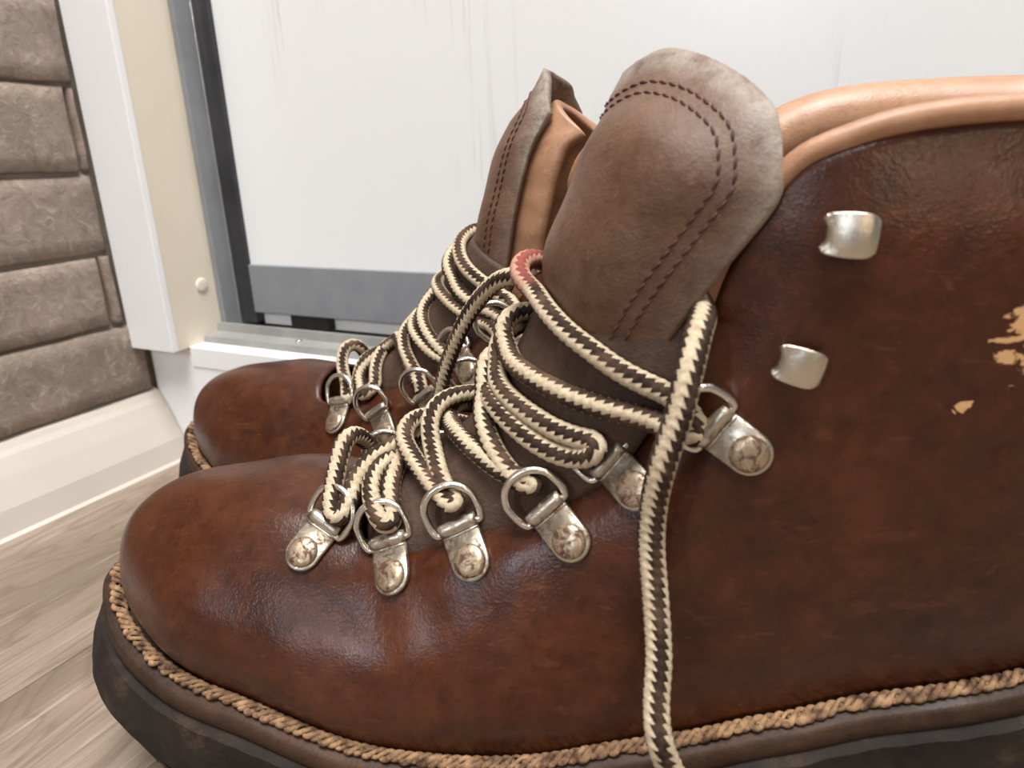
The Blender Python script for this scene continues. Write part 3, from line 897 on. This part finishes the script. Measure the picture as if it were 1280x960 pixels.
# ---- laces
LR, PITCH_L = .00265, .0021
def lace_strands(B, strands, bvs, name='lace', DEEP=.008):
    VV = []; FF = []; UU = []; DY_ = []; n0 = 0
    seg = 36; a = np.linspace(0, 2*math.pi, seg, endpoint=False)
    for si, sd in enumerate(strands):
        pts, opt = sd
        P = np.array([B.L(p[0], p[1], p[2]/1000) for p in pts])
        r = opt.get('r', LR)
        if opt.get('tuck'):
            q = P[0]; P = np.concatenate([[q+np.array([.012, .022, -.016]), q+np.array([.005, .011, -.006])], P])
        if opt.get('tuck_end'):
            q = P[-1]; P = np.concatenate([P, [q+np.array([.005, .011, -.006]), q+np.array([.012, .022, -.016])]])
        P = smooth_path(P, .0010, 2)
        if not opt.get('free'):
            for _ in range(4):
                for i in range(len(P)):
                    for bv in bvs:
                        h = bv.find_nearest(Vector(P[i]), .02)
                        if h[0] is None: continue
                        v = P[i]-np.array(h[0]); nn = np.array(h[1]); sgn = v@nn
                        dist = np.linalg.norm(v)
                        if sgn < r and (dist < r or sgn > -DEEP):
                            if sgn >= 0 and dist >= r: continue
                            if sgn < 0 and dist > DEEP: continue
                            P[i] = P[i]+nn*min(r-sgn, .003)*.7
                Q = P.copy()
                for __ in range(3): Q[1:-1] = .25*Q[:-2]+.5*Q[1:-1]+.25*Q[2:]
                P = Q
        P = resample(P, PITCH_L/8)
        T, N, Bn = frames(P)
        L_ = np.arange(len(P))*(PITCH_L/8)
        tw = opt.get('twist', 0.0)+L_*opt.get('tw', 12.0)
        u = L_/PITCH_L
        v = (a/(2*math.pi))[None, :]
        k6 = v*6+(np.mod(u, 1)[:, None]-.5)*.22*2
        kl = np.mod(k6, 1.0); band = np.floor(k6)
        cu = np.mod(u[:, None]+.5*band+.35*kl, 1.0)
        bulge = np.sqrt(np.clip(np.sin(math.pi*kl), 0, 1))*(.45+.55*np.sqrt(np.clip(np.sin(math.pi*cu), 0, 1)))
        rad = r*.88+.00036*bulge
        an = a[None, :]+tw[:, None]
        V = P[:, None, :]+rad[..., None]*(np.cos(an)[..., None]*N[:, None]+np.sin(an)[..., None]*Bn[:, None])
        n = len(P)
        VV.append(V.reshape(-1, 3))
        i = np.arange(n-1)[:, None]; k = np.arange(seg)[None, :]; k2 = (k+1) % seg
        F = np.stack([i*seg+k, i*seg+k2, (i+1)*seg+k2, (i+1)*seg+k], -1).reshape(-1, 4)+n0
        FF.append(F)
        kk = np.broadcast_to(k, (n-1, seg)); ii = np.broadcast_to(i, (n-1, seg))
        uu = np.stack([np.stack([ii/8., kk/seg], -1), np.stack([ii/8., (kk+1)/seg], -1), np.stack([(ii+1)/8., (kk+1)/seg], -1), np.stack([(ii+1)/8., kk/seg], -1)], 2)
        UU.append(uu.reshape(-1, 2))
        dye = np.zeros(n)
        if 'dye' in opt:
            c = B.L(*opt['dye'][:2], opt['dye'][2]/1000); dye = np.clip(1.3-np.linalg.norm(P-c, axis=1)/opt['dye'][3], 0, 1)
        DY_.append(np.repeat(dye, seg))
        n0 += n*seg
    V = np.concatenate(VV); F = np.concatenate(FF); U = np.concatenate(UU)
    me = bpy.data.meshes.new(name)
    me.vertices.add(len(V)); me.vertices.foreach_set('co', V.astype(np.float32).ravel())
    me.loops.add(len(F)*4); me.loops.foreach_set('vertex_index', F.astype(np.int32).ravel())
    me.polygons.add(len(F)); me.polygons.foreach_set('loop_start', np.arange(len(F), dtype=np.int32)*4)
    me.update(calc_edges=True)
    uvl = me.uv_layers.new(name='UVMap'); uvl.data.foreach_set('uv', U.astype(np.float32).ravel())
    me.polygons.foreach_set('use_smooth', [True]*len(F))
    at = me.attributes.new('dye', 'FLOAT', 'POINT'); at.data.foreach_set('value', np.concatenate(DY_).astype(np.float32))
    me.materials.append(M['lace']); me.validate()
    o = bpy.data.objects.new(name, me); COL.objects.link(o); o.parent = B.e
    return o

# =================================================================== near boot
NB = Boot('hiking_boot', 'brown leather hiking boot nearest the camera, with a long striped lace hanging down its side', N0, AN, False, .0038, NS, 1.0, .80, 1.0, (1.0, .35))
rows = [((92,0,84),(98,-20,73)), ((98,0,95),(104,-28,77)), ((115,0,104),(124,-30,84)), ((128,0,117),(146,-31,95)), ((137,0,132),(164,-31,109)), ((144,0,147),(176,-32,128)), ((150,0,160),(186,-32,146))]
flap = [((148,0,143),(168,-27,125)), ((147,0,155),(176,-32,142)), ((152,0,169),(186,-35,157)), ((158,0,183),(194,-37,169))]
outl = [(194.5,-35.5,176),(193,-30.5,186.5),(184,-18,195.8),(173,-8,200.3),(164,2,197),(167,10,198),(175,20,195),(187,30,188),(196,35,178)]
nb1, nb2 = add_tongue(NB, rows, flap, outl, M['tongue'], -3)
cl = []
for pr, pb, tilt, tw in [((381,692),(405,661),.55,-.15), ((492,721),(489,680),.6,.1), ((590,702),(576,660),.5,0), ((714,676),(687,640),.45,0), ((796,612),(771,584),.4,0), ((936,565),(902,539),.4,0)]:
    c = clip_px(NB, pr, pb, tilt, 1.0, tw)
    cl.append(c)
for c in cl:
    if c: clip_mirror(NB, c, .5)
hooks = [hook_px(NB, (1060,293), (1120,297), .70), hook_px(NB, (998,452), (1050,466), .67)]
for h in hooks: hook_mirror(NB, h)

near_laces = [
 # top strand across the tongue flap
 ([(700,338,14),(674,324,7),(655,325,1),(647,340,-4),(665,362,-9),(702,385,-15),(755,427,-22),(792,463,-28),(836,492,-34),(866,520,-38),(874,541,-38)], dict(tuck=1, twist=.6, dye=(655,330,0,.012))),
 ([(668,394,8),(645,390,1),(628,404,-3),(631,429,-7),(652,453,-12),(684,473,-18),(726,491,-24),(780,511,-31),(826,531,-36),(866,550,-39),(876,541,-38)], dict(tuck=1, twist=.2)),
 # loop through the fifth clip
 ([(655,405,8),(632,415,1),(621,435,-3),(628,465,-8),(655,500,-15),(700,530,-23),(733,546,-30),(750,553,-34),(745,570,-35),(720,571,-31),(690,556,-25),(655,527,-17),(628,500,-10),(622,480,-3),(632,462,6)], dict(tuck=1, tuck_end=1, twist=1.1)),
 # loop through the fourth clip
 ([(640,442,8),(622,440,2),(607,450,-4),(605,478,-9),(612,515,-14),(626,553,-20),(642,585,-26),(656,606,-31),(668,612,-33),(672,600,-31),(650,594,-27),(625,578,-21),(595,556,-14),(565,532,-6),(560,515,0),(575,503,8)], dict(tuck=1, tuck_end=1, twist=.4)),
 # loop through the third clip
 ([(598,492,8),(570,494,1),(547,505,-4),(537,528,-9),(541,560,-14),(552,592,-21),(562,618,-27),(574,630,-30),(568,638,-31),(552,620,-28),(532,594,-21),(512,565,-13),(504,545,-7),(512,528,-1),(532,520,6)], dict(tuck=1, tuck_end=1, twist=.9)),
 # loop through the second clip
 ([(520,548,3),(506,560,-4),(498,588,-12),(493,618,-19),(494,648,-26),(484,662,-29),(474,650,-28),(466,628,-24),(464,603,-19),(474,583,-14),(492,572,-8),(512,575,-2),(525,590,4)], dict(twist=.2)),
 # loop through the first clip
 ([(520,540,2),(494,556,-5),(466,572,-11),(448,594,-16),(439,620,-21),(430,645,-25),(417,652,-26),(413,635,-24),(418,605,-19),(424,572,-13),(432,548,-8),(446,543,-2),(458,552,3)], dict(twist=1.5)),
 # hanging end over the side of the boot
 ([(868,368,-22),(879,392,-33),(872,420,-42),(860,470,-48),(848,520,-50),(830,575,-51),(818,625,-50),(814,680,-50),(819,750,-53),(823,820,-57),(820,880,-61),(824,925,-64),(838,962,-64),(860,1010,-66),(870,1080,-68),(850,1130,-72),(820,1150,-78)], dict(free=1, twist=.5, r=.0029, tw=6.0)),
 # free strand behind, between the two boots
 ([(672,330,12),(650,343,15),(624,350,19),(598,375,23),(577,410,26),(560,453,29),(551,492,31),(546,530,33),(548,570,35),(556,600,38)], dict(free=1, twist=.1)),
]
lace_strands(NB, near_laces, [NB.bv_up, nb1, nb2])

# =================================================================== far boot
FB = Boot('hiking_boot', 'brown leather hiking boot standing behind, partly hidden, closest to the wardrobe', F0, AF, True, .012, 1.0, .88, .80, .55, (.55, .35), .016)
flapF = [((162,0,138),(176,-22,128)), ((164,0,150),(180,-20,140)), ((168,0,165),(184,-20,160)), ((175,0,184),(190,-19,180))]
outF = [(196,-16,192),(194,-12,199),(192,-7,204),(189,0,207),(190,6,206),(194,12,203),(195,15,199),(197,19,193),(198,21,185)]
rowsF = [((94,0,84),(104,-13,76)), ((104,0,94),(112,-16,80)), ((119,0,103),(128,-21,86)), ((134,0,115),(148,-24,96)), ((145,0,129),(168,-25,109)), ((154,0,143),(179,-25,126)), ((161,0,151),(186,-24,139))]
fb1, fb2 = add_tongue(FB, rowsF, flapF, outF, M['tongue'], 12)
for c in [((421,529),(427,508),.5), ((484,541),(477,521),.5), ((548,520),(538,500),.45), ((612,508),(600,487),.4)]:
    k = clip_px(FB, *c)
    if k: clip_mirror(FB, k, .5)
for c in (cl[4], cl[5]):
    if c:
        h = FB.bv_up.find_nearest(Vector(c[0])); put_clip(FB, np.array(h[0])+c[1]*.0002, c[1], c[2], .4); clip_mirror(FB, c, .4)
for h in hooks:
    p, n, d = h; y = np.cross(n, d); q_ = FB.bv_up.find_nearest(Vector(p+np.array([.016, 0, 0]))); p = np.array(q_[0])
    inst('hook', FB.e, Matrix(((d[0], y[0], n[0], p[0]), (d[1], y[1], n[1], p[1]), (d[2], y[2], n[2], p[2]), (0, 0, 0, 1))))
    hook_mirror(FB, h)
far_laces = [
 ([(462,452,6),(453,436,0),(441,429,-4),(429,438,-8),(428,460,-13),(434,482,-19),(433,500,-24),(442,497,-22),(447,478,-16),(454,458,-9)], dict(tuck=1, tuck_end=1)),
 ([(500,440,2),(487,452,-7),(482,473,-14),(476,494,-21),(464,502,-24),(454,490,-21),(448,470,-15),(462,452,-10),(488,438,-6),(512,434,-6),(527,448,-12),(533,470,-19),(537,490,-25)], dict(twist=.8)),
 ([(560,400,6),(540,391,1),(522,398,-4),(514,415,-8),(518,435,-13),(530,458,-18),(541,482,-22),(546,498,-25)], dict(tuck=1, twist=.3)),
 ([(548,388,4),(530,396,-3),(534,417,-9),(552,438,-15),(578,458,-22)], dict(tuck=1, twist=.9)),
 ([(580,362,6),(563,363,1),(549,375,-3),(545,394,-7),(553,417,-12),(569,440,-18),(590,460,-24)], dict(tuck=1)),
 ([(583,348,5),(567,353,0),(567,364,-7),(580,378,-14),(600,395,-21),(620,410,-26),(640,425,-28)], dict(tuck=1, twist=1.2)),
 ([(598,312,4),(583,320,-1),(582,338,-6),(592,357,-11),(610,378,-17),(632,398,-23),(650,412,-26)], dict(tuck=1, twist=.5)),
 ([(612,298,4),(598,300,0),(597,315,-5),(609,338,-11),(626,358,-17),(648,380,-24),(665,395,-27)], dict(tuck=1, twist=1.4)),
]
lace_strands(FB, far_laces, [FB.bv_up, fb1, fb2], DEEP=.02)
for o in (PROTO['clip'],): pass
